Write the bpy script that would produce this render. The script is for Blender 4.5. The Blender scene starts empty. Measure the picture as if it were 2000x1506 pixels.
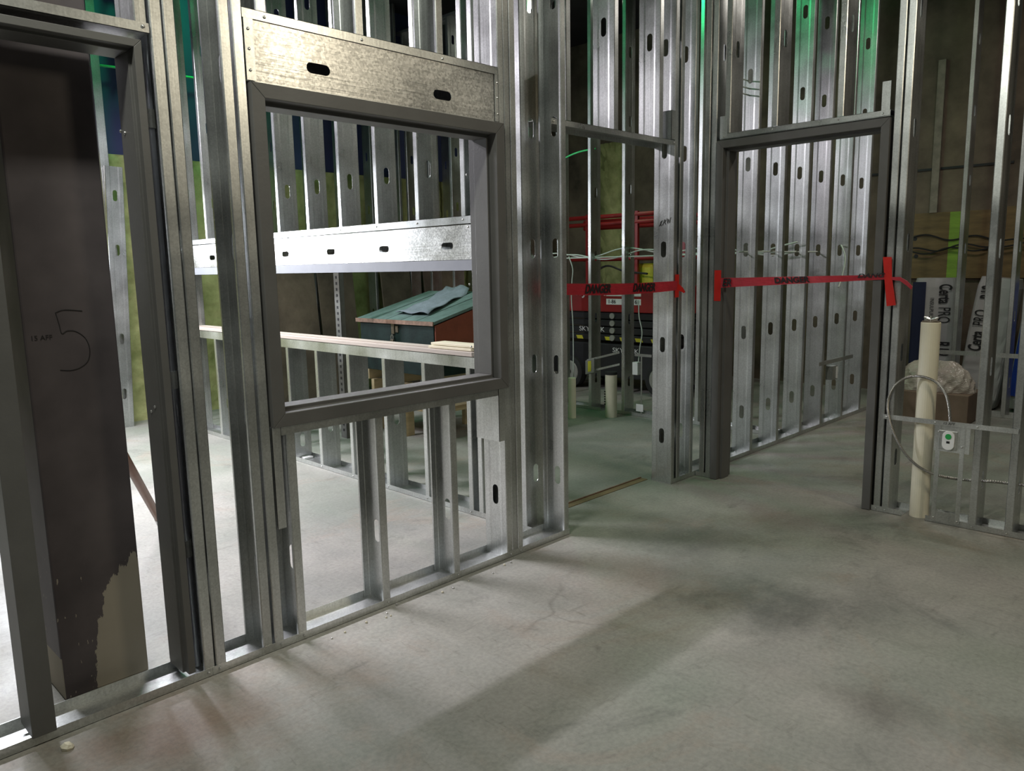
import bpy, bmesh, math, random
from mathutils import Matrix, Vector
random.seed(7)
SC = bpy.context.scene
COL = SC.collection

# ------------------------------------------------------------------ camera
FPX, YAW, PITCH, ROLL, EYE = 1506.8, 0.777695, 0.152342, -0.019086, 1.428
cy, sy, cp, sp = math.cos(YAW), math.sin(YAW), math.cos(PITCH), math.sin(PITCH)
fw = Vector((cy*cp, sy*cp, -sp)); rt = Vector((sy, -cy, 0)); up = rt.cross(fw)
c, s = math.cos(ROLL), math.sin(ROLL)
r2 = c*rt + s*up; u2 = -s*rt + c*up
cam_d = bpy.data.cameras.new('camera'); cam = bpy.data.objects.new('camera', cam_d); COL.objects.link(cam)
cam_d.sensor_fit = 'HORIZONTAL'; cam_d.sensor_width = 36; cam_d.lens = FPX/2000*36
cam_d.clip_start = .02; cam_d.clip_end = 60
cam.matrix_world = Matrix(((r2.x, u2.x, -fw.x, 0), (r2.y, u2.y, -fw.y, 0), (r2.z, u2.z, -fw.z, EYE), (0, 0, 0, 1)))
SC.camera = cam

# ------------------------------------------------------------------ world, lamps, exposure
W = bpy.data.worlds.new('world'); SC.world = W; W.use_nodes = True
bg = W.node_tree.nodes['Background']; bg.inputs[0].default_value = (.62, .66, .60, 1); bg.inputs[1].default_value = .055
SC.view_settings.view_transform = 'Standard'; SC.view_settings.look = 'None'
SC.view_settings.gamma = 1; SC.view_settings.use_curve_mapping = False
SC.view_settings.exposure = 0.4
def lamp(name, loc, power, color, size, target=None, sizey=None, spread=180):
    d = bpy.data.lights.new(name, 'AREA'); d.energy = power; d.color = color; d.size = size; d.spread = math.radians(spread)
    if sizey: d.shape = 'RECTANGLE'; d.size_y = sizey
    o = bpy.data.objects.new(name, d); COL.objects.link(o); o.location = loc
    t = Vector(target) if target else Vector((loc[0], loc[1], 0))
    o.rotation_euler = (t - Vector(loc)).to_track_quat('-Z', 'Y').to_euler()
    return o
lamp('work_lamp_low', (1.62, 7.45, 1.82), 62, (.86, .90, 1.0), .30, (2.3, 3.6, .9))
lamp('work_lamp_high', (1.75, 5.55, 3.30), 108, (.97, .91, 1.0), 1.5, (1.75, 5.30, 0), .10)
lamp('fill_lamp_left_room', (.9, 6.2, 3.95), 72, (.93, .94, 1.0), 1.3, (1.2, 5.0, 0), .2, spread=105)  # unseen fill tube, added to brighten the left room floor
lamp('ceiling_lamp_hall', (3.45, -1.0, 3.35), 22, (1.0, .88, .66), .45, (2.0, 1.2, .6), .6)
lamp('ceiling_lamp_entry', (.25, 1.75, 3.6), 42, (.98, 1.0, .90), .2, (1.9, 1.3, 0), 1.3)
lamp('ceiling_lamp_corridor', (6.4, 1.3, 4.0), 28, (1.0, .93, .84), .25, None, 1.2)
lamp('ceiling_lamp_lift', (6.6, 5.0, 4.2), 11, (.95, 1.0, .85), .25, None, 1.2)
lamp('green_fill_middle', (4.6, 4.4, 4.3), 10, (.03, 1.0, .30), .3, (5.6, 3.6, 2.6))  # unseen green light added to tint the upper studs
lamp('green_fill_back', (3.5, 7.0, 4.3), 14, (.03, 1.0, .34), .3, (2.6, 7.4, 2.9))  # second added green light, out of view, tints the back studs

# ------------------------------------------------------------------ materials
def mat(name, color=(.5, .5, .5), rough=.5, metal=0.0, var=.0, scale=8.0, bump=0.0, bscale=60.0, color2=None, aniso=None, rnd=0.0, spec=.5, stretch=None):
    m = bpy.data.materials.new(name); m.use_nodes = True; nt = m.node_tree; N = nt.nodes; L = nt.links
    b = N['Principled BSDF']; b.inputs['Roughness'].default_value = rough; b.inputs['Metallic'].default_value = metal
    b.inputs['Specular IOR Level'].default_value = spec
    b.inputs['Base Color'].default_value = (*color, 1)
    tc = N.new('ShaderNodeTexCoord'); mp = N.new('ShaderNodeMapping'); L.new(tc.outputs['Object'], mp.inputs[0])
    if stretch: mp.inputs['Scale'].default_value = stretch
    if var > 0 or color2:
        n = N.new('ShaderNodeTexNoise'); n.inputs['Scale'].default_value = scale; n.inputs['Detail'].default_value = 6; n.inputs['Roughness'].default_value = .6
        L.new(mp.outputs[0], n.inputs['Vector'])
        r = N.new('ShaderNodeValToRGB'); r.color_ramp.elements[0].position = .32; r.color_ramp.elements[1].position = .68
        c1 = tuple(max(0, x*(1-var)) for x in color); c2 = color2 or tuple(min(1, x*(1+var)) for x in color)
        r.color_ramp.elements[0].color = (*c1, 1); r.color_ramp.elements[1].color = (*c2, 1)
        L.new(n.outputs['Fac'], r.inputs[0]); last = r.outputs[0]
        if rnd > 0:
            oi = N.new('ShaderNodeObjectInfo'); mr = N.new('ShaderNodeMapRange'); mr.inputs[3].default_value = 1-rnd; mr.inputs[4].default_value = 1+rnd
            L.new(oi.outputs['Random'], mr.inputs[0])
            hv = N.new('ShaderNodeHueSaturation'); L.new(mr.outputs[0], hv.inputs['Value']); L.new(last, hv.inputs['Color']); last = hv.outputs[0]
        L.new(last, b.inputs['Base Color'])
    if bump > 0:
        n2 = N.new('ShaderNodeTexNoise'); n2.inputs['Scale'].default_value = bscale; n2.inputs['Detail'].default_value = 4
        L.new(mp.outputs[0], n2.inputs['Vector'])
        bp = N.new('ShaderNodeBump'); bp.inputs['Strength'].default_value = bump; bp.inputs['Distance'].default_value = .02
        L.new(n2.outputs['Fac'], bp.inputs['Height']); L.new(bp.outputs[0], b.inputs['Normal'])
    return m

def galv(name, color, rough, metal=.92, spangle=.10, streak=(90, 90, 2.5), cell=170, bmp=.05):
    m = bpy.data.materials.new(name); m.use_nodes = True; nt = m.node_tree; N = nt.nodes; L = nt.links
    b = N['Principled BSDF']; b.inputs['Metallic'].default_value = metal
    tc = N.new('ShaderNodeTexCoord')
    n = N.new('ShaderNodeTexNoise'); n.inputs['Scale'].default_value = 3.2; n.inputs['Detail'].default_value = 5; L.new(tc.outputs['Object'], n.inputs['Vector'])
    v = N.new('ShaderNodeTexVoronoi'); v.inputs['Scale'].default_value = cell; L.new(tc.outputs['Object'], v.inputs['Vector'])
    mp = N.new('ShaderNodeMapping'); mp.inputs['Scale'].default_value = streak; L.new(tc.outputs['Object'], mp.inputs[0])
    st = N.new('ShaderNodeTexNoise'); st.inputs['Scale'].default_value = 1.0; st.inputs['Detail'].default_value = 3; L.new(mp.outputs[0], st.inputs['Vector'])
    oi = N.new('ShaderNodeObjectInfo')
    def mr(src, lo, hi, a=0., bb=1.):
        k = N.new('ShaderNodeMapRange'); k.inputs[1].default_value = a; k.inputs[2].default_value = bb
        k.inputs[3].default_value = lo; k.inputs[4].default_value = hi; L.new(src, k.inputs[0]); return k.outputs[0]
    def mul(a, bb):
        k = N.new('ShaderNodeMath'); k.operation = 'MULTIPLY'; L.new(a, k.inputs[0]); L.new(bb, k.inputs[1]); return k.outputs[0]
    sv = N.new('ShaderNodeSeparateColor'); L.new(v.outputs['Color'], sv.inputs[0])
    val = mul(mul(mr(n.outputs['Fac'], .78, 1.18, .3, .7), mr(sv.outputs[0], 1-spangle, 1+spangle)), mul(mr(st.outputs['Fac'], .94, 1.06, .3, .7), mr(oi.outputs['Random'], .86, 1.1)))
    hv = N.new('ShaderNodeHueSaturation'); hv.inputs['Color'].default_value = (*color, 1); L.new(val, hv.inputs['Value'])
    L.new(hv.outputs[0], b.inputs['Base Color'])
    L.new(mr(n.outputs['Fac'], rough-.07, rough+.10, .3, .7), b.inputs['Roughness'])
    bp = N.new('ShaderNodeBump'); bp.inputs['Strength'].default_value = bmp; bp.inputs['Distance'].default_value = .004
    L.new(st.outputs['Fac'], bp.inputs['Height']); L.new(bp.outputs[0], b.inputs['Normal'])
    return m

M = {}
M['galv'] = galv('galvanized_steel', (.60, .615, .605), .33)
M['galv_beam'] = galv('spangled_beam_steel', (.60, .60, .585), .34, spangle=.30, streak=(4, 4, 120), cell=120, bmp=.22)
M['lip_grey'] = mat('dull_grey_lip', (.25, .26, .28), .6, .3, .08, 5)  # duller, darker grey than the upper header track
M['galv_dull'] = galv('dull_galvanized_steel', (.47, .48, .46), .46)
M['primer'] = mat('grey_primer', (.112, .110, .105), .46, .0, .10, 5, .03, 90, spec=.45)
M['strut'] = mat('dull_strut', (.17, .17, .155), .5, .6, .15, 12)
M['screw'] = mat('zinc_screw', (.62, .62, .60), .3, .9, .1, 200)
M['pvc'] = mat('cream_pvc', (.80, .75, .59), .38, 0, .07, 5)
M['conduit'] = mat('flex_conduit', (.30, .29, .265), .38, .8, .1, 100)
M['pipe_dark'] = mat('grey_pipe', (.42, .44, .50), .33, .7, .15, 12)
M['cable'] = mat('white_cable', (.62, .66, .60), .45, 0, .05, 20)
M['green_cable_laser'] = mat('green_cable_laser', (.08, .70, .24), .4, 0, .1, 20)  # green cable, and the tube standing in for the laser line
M['black_cable'] = mat('black_cable', (.02, .02, .02), .45, 0, .1, 20)
M['tape'] = mat('red_barrier_tape', (.46, .028, .045), .34, 0, .16, 9, .10, 30, stretch=(2, 2, 14))
M['duct'] = mat('red_cloth_tape', (.60, .022, .016), .32, 0, .08, 14, .06, 60)
M['ink'] = mat('black_ink', (.008, .008, .009), .6, 0, .05, 20)
M['pencil'] = mat('marker_line', (.012, .010, .010), .8, 0, .05, 20)
M['wood'] = mat('pale_wood', (.52, .42, .24), .6, 0, .16, 5, .06, 40, stretch=(1, 6, 6))
M['wood_cream'] = mat('cream_board', (.74, .68, .50), .6, 0, .06, 8)
M['thresh'] = mat('threshold_brown', (.17, .125, .062), .7, 0, .2, 6)
M['carton'] = mat('brown_carton', (.17, .12, .085), .75, 0, .15, 6)
M['sill_wood'] = mat('sill_wood', (.47, .41, .35), .6, 0, .08, 6, stretch=(8, 1, 8))
M['pole'] = mat('brown_pole', (.17, .075, .038), .45, 0, .2, 8)
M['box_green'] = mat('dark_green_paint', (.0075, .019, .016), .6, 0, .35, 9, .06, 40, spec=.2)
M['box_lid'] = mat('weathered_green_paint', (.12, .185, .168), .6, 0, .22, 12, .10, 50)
M['box_red'] = mat('faded_red_paint', (.23, .062, .032), .6, 0, .15, 8)
M['box_edge'] = mat('bare_brown_edge', (.20, .125, .085), .7, 0, .3, 30)
M['cloth'] = mat('grey_blue_cloth', (.17, .21, .235), .85, 0, .15, 20, .2, 60)
M['brass'] = mat('aged_metal', (.28, .24, .19), .4, .8, .2, 40)
M['lift_red'] = mat('lift_red_paint', (.27, .014, .014), .42, 0, .12, 6)
M['lift_black'] = mat('lift_black_paint', (.016, .016, .018), .42, 0, .2, 10)
M['rubber'] = mat('rubber', (.02, .02, .02), .75, 0, .1, 20)
M['hub'] = mat('grey_hub', (.30, .29, .26), .55, 0, .12, 12)
M['yellow'] = mat('yellow_paint', (.55, .50, .03), .5, 0, .15, 10)
M['white'] = mat('white_print', (.80, .80, .78), .5, 0, .04, 20)
M['bag'] = mat('white_plastic_bag', (.40, .40, .40), .42, 0, .08, 6, .14, 18)
M['bag_navy'] = mat('navy_print', (.010, .014, .045), .45, 0, .1, 10)
M['bag_blue'] = mat('blue_print', (.012, .05, .34), .4, 0, .1, 10)
M['plastic'] = mat('dusty_sheet', (.40, .36, .31), .28, 0, .2, 5, .8, 16)
M['ply'] = mat('plywood', (.155, .100, .038), .65, 0, .28, 3.4, .05, 30, stretch=(1, 1.2, 7))
M['ply_lime'] = mat('lime_sprayed_plywood', (.20, .34, .035), .6, 0, .2, 3.4, stretch=(1, 1.2, 7))
M['concrete'] = mat('bare_concrete', (.24, .205, .165), .8, 0, .25, 9, .2, 40)
M['green_print'] = mat('green_print', (.02, .36, .08), .4, 0, .05, 20)
M['tape_grey'] = mat('silver_tape', (.50, .50, .50), .35, .4, .2, 30, .2, 60)
M['ceiling'] = mat('dark_deck', (.030, .030, .032), .8, 0, .2, 2)
M['debris'] = mat('pale_debris', (.60, .56, .44), .8, 0, .1, 30)

STAINS = [(2.90, 1.40, .36, (.055, .060, .053), .62), (3.15, 1.05, .34, (.075, .08, .068), .45), (2.45, .78, .19, (.075, .068, .055), .5), (2.55, .42, .16, (.08, .07, .05), .45), (3.4, 2.15, .45, (.075, .08, .075), .5), (.85, 2.30, .36, (.20, .125, .085), .6), (.60, 2.45, .26, (.17, .11, .08), .5), (4.0, 1.9, .35, (.17, .125, .095), .4), (2.8, 2.0, .40, (.26, .20, .165), .5), (1.5, 1.0, .12, (.15, .125, .07), .5), (1.35, .75, .3, (.22, .25, .20), .5)]
def floor_material():
    m = bpy.data.materials.new('stained_concrete'); m.use_nodes = True; nt = m.node_tree; N = nt.nodes; L = nt.links
    b = N['Principled BSDF']; b.inputs['Specular IOR Level'].default_value = .42
    tc = N.new('ShaderNodeTexCoord')
    def noise(sc, det=6, rough=.6, st=None, dist=0.0):
        src = tc.outputs['Object']
        mp = N.new('ShaderNodeMapping'); L.new(src, mp.inputs[0])
        if st: mp.inputs['Scale'].default_value = st; mp.inputs['Rotation'].default_value = (0, 0, .78)
        n = N.new('ShaderNodeTexNoise'); n.inputs['Scale'].default_value = sc; n.inputs['Detail'].default_value = det; n.inputs['Roughness'].default_value = rough
        n.inputs['Distortion'].default_value = dist; L.new(mp.outputs[0], n.inputs['Vector']); return n.outputs['Fac']
    def ramp(src, a, bb, c1, c2):
        r = N.new('ShaderNodeValToRGB'); r.color_ramp.elements[0].position = a; r.color_ramp.elements[1].position = bb
        r.color_ramp.elements[0].color = (*c1, 1); r.color_ramp.elements[1].color = (*c2, 1); L.new(src, r.inputs[0]); return r.outputs[0]
    def mix(f, a, bb, mode='MIX'):
        k = N.new('ShaderNodeMix'); k.data_type = 'RGBA'; k.blend_type = mode
        if isinstance(f, float): k.inputs[0].default_value = f
        else: L.new(f, k.inputs[0])
        L.new(a, k.inputs[6])
        if isinstance(bb, tuple): k.inputs[7].default_value = (*bb, 1)
        else: L.new(bb, k.inputs[7])
        return k.outputs[2]
    base = ramp(noise(.9, 8, .62), .34, .66, (.20, .203, .180), (.345, .328, .296))
    green = ramp(noise(.55, 4, .55, dist=.4), .47, .66, (0, 0, 0), (.65, .65, .65))
    base = mix(green, base, (.195, .222, .178))
    tan = ramp(noise(1.3, 6, .7, dist=.8), .54, .70, (0, 0, 0), (.6, .6, .6))
    base = mix(tan, base, (.285, .225, .178))
    dark = ramp(noise(1.7, 7, .72, dist=.6), .57, .76, (0, 0, 0), (.8, .8, .8))
    base = mix(dark, base, (.085, .088, .080))
    # individual stains: centre x, y, radius, colour, strength
    wob = noise(5.0, 6, .7)
    for sx_, sy_, rad, colr, stg in STAINS:
        vd = N.new('ShaderNodeVectorMath'); vd.operation = 'DISTANCE'; vd.inputs[1].default_value = (sx_, sy_, 0); L.new(tc.outputs['Object'], vd.inputs[0])
        ad = N.new('ShaderNodeMath'); ad.operation = 'MULTIPLY_ADD'; ad.inputs[1].default_value = rad*2.2; ad.inputs[2].default_value = -rad*1.1; L.new(wob, ad.inputs[0])
        sm = N.new('ShaderNodeMath'); sm.operation = 'ADD'; L.new(vd.outputs['Value'], sm.inputs[0]); L.new(ad.outputs[0], sm.inputs[1])
        mrr = N.new('ShaderNodeMapRange'); mrr.inputs[1].default_value = rad; mrr.inputs[2].default_value = 0.0; mrr.inputs[3].default_value = 0; mrr.inputs[4].default_value = stg; L.new(sm.outputs[0], mrr.inputs[0])
        base = mix(mrr.outputs[0], base, colr)
    scuff = ramp(noise(3.2, 8, .75, st=(1, 4, 1), dist=.5), .58, .74, (0, 0, 0), (.62, .62, .62))
    base = mix(scuff, base, (.105, .100, .086))
    scuff2 = ramp(noise(9, 8, .78, st=(5, 1, 1), dist=.8), .56, .70, (0, 0, 0), (.55, .55, .55))
    base = mix(scuff2, base, (.12, .11, .09))
    fleck = ramp(noise(26, 3, .7), .70, .78, (0, 0, 0), (.5, .5, .5))
    base = mix(fleck, base, (.11, .10, .08))
    dust = ramp(noise(60, 2, .6), .35, .65, (.90, .90, .90), (1.08, 1.08, 1.07))
    base = mix(1.0, base, dust, 'MULTIPLY')
    # a few hairline cracks
    v = N.new('ShaderNodeTexVoronoi'); v.feature = 'DISTANCE_TO_EDGE'; v.inputs['Scale'].default_value = .34
    nz = N.new('ShaderNodeTexNoise'); nz.inputs['Scale'].default_value = 2.4; nz.inputs['Detail'].default_value = 5; L.new(tc.outputs['Object'], nz.inputs['Vector'])
    va = N.new('ShaderNodeVectorMath'); va.operation = 'MULTIPLY_ADD'; va.inputs[1].default_value = (.35, .35, 0); L.new(nz.outputs['Color'], va.inputs[0]); L.new(tc.outputs['Object'], va.inputs[2])
    L.new(va.outputs[0], v.inputs['Vector'])
    crack = ramp(v.outputs['Distance'], .0004, .0014, (1, 1, 1), (0, 0, 0))
    cm = N.new('ShaderNodeMath'); cm.operation = 'MULTIPLY'; L.new(crack, cm.inputs[0]); L.new(ramp(noise(.8, 3), .52, .62, (0, 0, 0), (.3, .3, .3)), cm.inputs[1])
    base = mix(cm.outputs[0], base, (.06, .05, .04))
    L.new(base, b.inputs['Base Color'])
    rr = N.new('ShaderNodeMapRange'); rr.inputs[1].default_value = .3; rr.inputs[2].default_value = .7; rr.inputs[3].default_value = .42; rr.inputs[4].default_value = .72
    L.new(noise(2.1, 5), rr.inputs[0]); L.new(rr.outputs[0], b.inputs['Roughness'])
    bp = N.new('ShaderNodeBump'); bp.inputs['Strength'].default_value = .12; bp.inputs['Distance'].default_value = .01
    L.new(noise(35, 5), bp.inputs['Height']); L.new(bp.outputs[0], b.inputs['Normal'])
    return m
M['floor'] = floor_material()

def foam_material():
    m = mat('sprayed_foam', (.30, .34, .115), .8, 0, .30, 3.5, .9, 9, color2=(.52, .54, .24)); return m
M['foam'] = foam_material()
M['membrane'] = mat('blue_membrane', (.036, .050, .140), .6, 0, .18, 1.6, .06, 6)
M['brown_wall'] = mat('old_brown_concrete', (.11, .084, .062), .85, 0, .40, 1.8, .35, 14, color2=(.20, .155, .11))

def column_material():
    m = bpy.data.materials.new('painted_column'); m.use_nodes = True; nt = m.node_tree; N = nt.nodes; L = nt.links
    b = N['Principled BSDF']; b.inputs['Specular IOR Level'].default_value = .22
    tc = N.new('ShaderNodeTexCoord'); sx = N.new('ShaderNodeSeparateXYZ'); L.new(tc.outputs['Object'], sx.inputs[0])
    n = N.new('ShaderNodeTexNoise'); n.inputs['Scale'].default_value = 26; n.inputs['Detail'].default_value = 7; n.inputs['Roughness'].default_value = .7
    mp = N.new('ShaderNodeMapping'); mp.inputs['Scale'].default_value = (1.6, 1.6, .5); L.new(tc.outputs['Object'], mp.inputs[0]); L.new(mp.outputs[0], n.inputs['Vector'])
    def math_(op, a, bb=None):
        k = N.new('ShaderNodeMath'); k.operation = op
        for i, q in enumerate((a, bb)):
            if q is None: continue
            if isinstance(q, (int, float)): k.inputs[i].default_value = q
            else: L.new(q, k.inputs[i])
        return k.outputs[0]
    # bare patch: an ellipse low at the right hand arris, plus a band at the foot of the left face (x is 0 at that face)
    e1 = math_('POWER', math_('DIVIDE', math_('SUBTRACT', .275, sx.outputs[0]), .175), 2.0)
    e2 = math_('POWER', math_('DIVIDE', sx.outputs[2], .45), 2.0)
    d = math_('ADD', e1, e2)
    d = math_('ADD', d, math_('MULTIPLY', math_('SUBTRACT', n.outputs['Fac'], .5), .75))
    lf = math_('MULTIPLY', math_('LESS_THAN', sx.outputs[0], .003), math_('LESS_THAN', sx.outputs[2], .15))
    bare = math_('MAXIMUM', math_('LESS_THAN', d, 1.0), lf)
    fine = N.new('ShaderNodeTexNoise'); fine.inputs['Scale'].default_value = 60; fine.inputs['Detail'].default_value = 3; L.new(mp.outputs[0], fine.inputs['Vector'])
    chips = math_('MULTIPLY', math_('GREATER_THAN', fine.outputs['Fac'], .69), math_('LESS_THAN', sx.outputs[2], .5))
    bare = math_('MAXIMUM', bare, chips)
    big = N.new('ShaderNodeTexNoise'); big.inputs['Scale'].default_value = 4; big.inputs['Detail'].default_value = 5; L.new(tc.outputs['Object'], big.inputs['Vector'])
    r1 = N.new('ShaderNodeValToRGB'); r1.color_ramp.elements[0].color = (.068, .058, .060, 1); r1.color_ramp.elements[1].color = (.108, .092, .094, 1); r1.color_ramp.elements[0].position = .35; r1.color_ramp.elements[1].position = .65; L.new(big.outputs['Fac'], r1.inputs[0])
    r2_ = N.new('ShaderNodeValToRGB'); r2_.color_ramp.elements[0].color = (.27, .24, .19, 1); r2_.color_ramp.elements[1].color = (.36, .325, .265, 1); L.new(big.outputs['Fac'], r2_.inputs[0])
    k = N.new('ShaderNodeMix'); k.data_type = 'RGBA'; L.new(bare, k.inputs[0]); L.new(r1.outputs[0], k.inputs[6]); L.new(r2_.outputs[0], k.inputs[7])
    L.new(k.outputs[2], b.inputs['Base Color'])
    rr = N.new('ShaderNodeMapRange'); rr.inputs[3].default_value = .55; rr.inputs[4].default_value = .85; L.new(bare, rr.inputs[0]); L.new(rr.outputs[0], b.inputs['Roughness'])
    return m
M['column'] = column_material()

# ------------------------------------------------------------------ mesh helpers
class MB:
    def __init__(s): s.v = []; s.f = []
    def box(s, x0, x1, y0, y1, z0, z1):
        i = len(s.v); s.v += [(x, y, z) for z in (z0, z1) for y in (y0, y1) for x in (x0, x1)]
        s.f += [tuple(i+k for k in q) for q in ((0, 2, 3, 1), (4, 5, 7, 6), (0, 1, 5, 4), (2, 6, 7, 3), (0, 4, 6, 2), (1, 3, 7, 5))]; return s
    def prism(s, poly, a0, a1, axis=2):
        # poly: 2D points in the two other axes, extruded along axis
        i = len(s.v); n = len(poly)
        for a in (a0, a1):
            for p in poly:
                q = list(p); q.insert(axis, a); s.v.append(tuple(q))
        s.f.append(tuple(i+k for k in range(n))[::-1]); s.f.append(tuple(i+n+k for k in range(n)))
        for k in range(n): s.f.append((i+k, i+(k+1) % n, i+n+(k+1) % n, i+n+k))
        return s
    def tube(s, pts, r, n=8, cap=True):
        pts = [Vector(p) for p in pts]; i0 = len(s.v); ref = None
        for j, p in enumerate(pts):
            t = (pts[min(j+1, len(pts)-1)] - pts[max(j-1, 0)]).normalized()
            if ref is None: ref = t.orthogonal().normalized()
            ref = (ref - t*ref.dot(t)).normalized(); b = t.cross(ref)
            rr = r[j] if isinstance(r, (list, tuple)) else r
            for k in range(n):
                a = 2*math.pi*k/n; s.v.append(tuple(p + ref*math.cos(a)*rr + b*math.sin(a)*rr))
        for j in range(len(pts)-1):
            for k in range(n): s.f.append((i0+j*n+k, i0+j*n+(k+1) % n, i0+(j+1)*n+(k+1) % n, i0+(j+1)*n+k))
        if cap:
            s.f.append(tuple(i0+k for k in range(n))[::-1]); e = i0+(len(pts)-1)*n; s.f.append(tuple(e+k for k in range(n)))
        return s
    def grid(s, rows):
        i = len(s.v); m = len(rows[0])
        for r in rows: s.v += [tuple(p) for p in r]
        for a in range(len(rows)-1):
            for b in range(m-1): s.f.append((i+a*m+b, i+a*m+b+1, i+(a+1)*m+b+1, i+(a+1)*m+b))
        return s
    def mesh(s, name):
        me = bpy.data.meshes.new(name); me.from_pydata(s.v, [], s.f); me.update()
        bm = bmesh.new(); bm.from_mesh(me); bmesh.ops.recalc_face_normals(bm, faces=bm.faces); bm.to_mesh(me); bm.free(); return me
    def build(s, name, m, parent=None, smooth=False, bevel=0, solid=0, loc=None, rot=None):
        return link(name, s.mesh(name), m, parent, smooth, bevel, solid, loc, rot)
def bake(me, mods):
    o = bpy.data.objects.new('tmp', me); COL.objects.link(o)
    for kind, kw in mods:
        md = o.modifiers.new('m', kind)
        for k, v in kw.items(): setattr(md, k, v)
    dg = bpy.context.evaluated_depsgraph_get(); dg.update()
    r = bpy.data.meshes.new_from_object(o.evaluated_get(dg)); bpy.data.objects.remove(o); return r
def link(name, me, m, parent=None, smooth=False, bevel=0, solid=0, loc=None, rot=None):
    mods = []
    if solid: mods.append(('SOLIDIFY', dict(thickness=solid, offset=0)))
    if bevel: mods.append(('BEVEL', dict(width=bevel, segments=2, limit_method='ANGLE')))
    if mods: me = bake(me, mods)
    me.materials.clear(); me.materials.append(M[m] if isinstance(m, str) else m)
    if smooth:
        for p in me.polygons: p.use_smooth = True
    me.name = name
    return place(name, me, parent, loc, rot)
def place(name, me, parent=None, loc=None, rot=None):
    o = bpy.data.objects.new(name, me); COL.objects.link(o)
    if parent: o.parent = parent
    if loc: o.location = loc
    if rot: o.rotation_euler = rot
    return o
def thing(name, label, cat, loc=(0, 0, 0), group=None, rotz=0):
    o = bpy.data.objects.new(name, None); COL.objects.link(o); o.location = loc; o.rotation_euler = (0, 0, rotz)
    o.empty_display_size = .1; return tag(o, label, cat, group)
def tag(o, label, cat, group=None):
    o['label'] = label; o['category'] = cat
    if group: o['group'] = group
    return o
def struct(name, label, cat):
    o = thing(name, label, cat); o['kind'] = 'structure'; return o

# steel stud: C section with a ribbed web, oval knock-outs and returned lips; web at x=0 from y=0 to y=web
WEB = .152
KO = (.315, .915, 1.52, 2.125, 2.73, 3.335, 3.94)
def stud_mesh_raw(L, kos, fl, flip):
    mb = MB(); w = WEB; sg = -1 if flip else 1; r = .003; lp = .012; y1, y2 = .046, .106
    prof = [(fl, lp), (fl, r), (fl-r, 0), (r, 0), (0, r), (0, y1-.012), (.0010, y1)]
    prof2 = [(x, w-y) for x, y in prof][::-1]
    for P in (prof, prof2):
        mb.grid([[(sg*x, y, z) for x, y in P] for z in (0, L)])
    X = sg*.0010; yc = w/2; hw = (y2-y1)/2; z = 0
    def quad(za, zb): mb.grid([[(X, y1, za), (X, y2, za)], [(X, y1, zb), (X, y2, zb)]])
    rw, hh = .019, .050; H = .062
    for zc in kos:
        if zc-H < 0.01 or zc+H > L-.01: continue
        quad(z, zc-H); z = zc+H
        inner = []
        for k in range(8): a = math.pi*k/7; inner.append((math.cos(a)*rw, hh-rw+math.sin(a)*rw))
        for k in range(8): a = math.pi+math.pi*k/7; inner.append((math.cos(a)*rw, -hh+rw+math.sin(a)*rw))
        ctr = math.atan2(H, hw)
        outer = []
        for (a, b_) in inner:
            t = math.atan2(b_, a); ca, sa = math.cos(t), math.sin(t)
            k = min(hw/abs(ca) if abs(ca) > 1e-6 else 9, H/abs(sa) if abs(sa) > 1e-6 else 9); outer.append([ca*k, sa*k])
        for cxx, czz in ((hw, H), (-hw, H), (-hw, -H), (hw, -H)):
            j = min(range(16), key=lambda q: (outer[q][0]-cxx)**2+(outer[q][1]-czz)**2); outer[j] = [cxx, czz]
        i = len(mb.v)
        mb.v += [(X, yc+a, zc+b_) for a, b_ in inner] + [(X, yc+a, zc+b_) for a, b_ in outer]
        for k in range(16): mb.f.append((i+k, i+(k+1) % 16, i+16+(k+1) % 16, i+16+k))
    quad(z, L)
    me = mb.mesh('stud')
    return bake(me, [('SOLIDIFY', dict(thickness=.0015, offset=0))])
_cache = {}
def stud(parent, axis, x, y, z0, z1, flip=False, m='galv', fl=.036, name='stud', ko=True, kos=None):
    """axis 'x': wall runs along X (web faces X, depth goes +Y from y). axis 'y': wall runs along Y (web at y, depth goes -X from x)."""
    L = round(z1-z0, 3); kos = tuple(round(k-z0, 3) for k in (kos or KO) if z0+.07 < k < z1-.07) if ko else ()
    key = (L, kos, flip, m, fl)
    if key not in _cache:
        me = stud_mesh_raw(L, kos, fl, flip); me.materials.clear(); me.materials.append(M[m]); me.name = 'stud'; _cache[key] = me
    return place(name, _cache[key], parent, (x, y, z0), (0, 0, 0 if axis == 'x' else math.pi/2))
def track(parent, axis, a0, a1, d0, z, up=True, lip=.032, depth=.155, m='galv', name='bottom_track'):
    """U channel along axis from a0 to a1, depth starting at d0 (d0..d0+depth on the other axis)"""
    mb = MB(); t = .0018; za, zb = (z, z+lip) if up else (z-lip, z)
    def bx(p0, p1, q0, q1, r0, r1):
        if axis == 'x': mb.box(p0, p1, q0, q1, r0, r1)
        else: mb.box(q0, q1, p0, p1, r0, r1)
    wz = (z, z+t) if up else (z-t, z)
    bx(a0, a1, d0, d0+depth, *wz); bx(a0, a1, d0, d0+t, za, zb); bx(a0, a1, d0+depth-t, d0+depth, za, zb)
    return mb.build(name, m, parent)
_sc = {}
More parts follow.
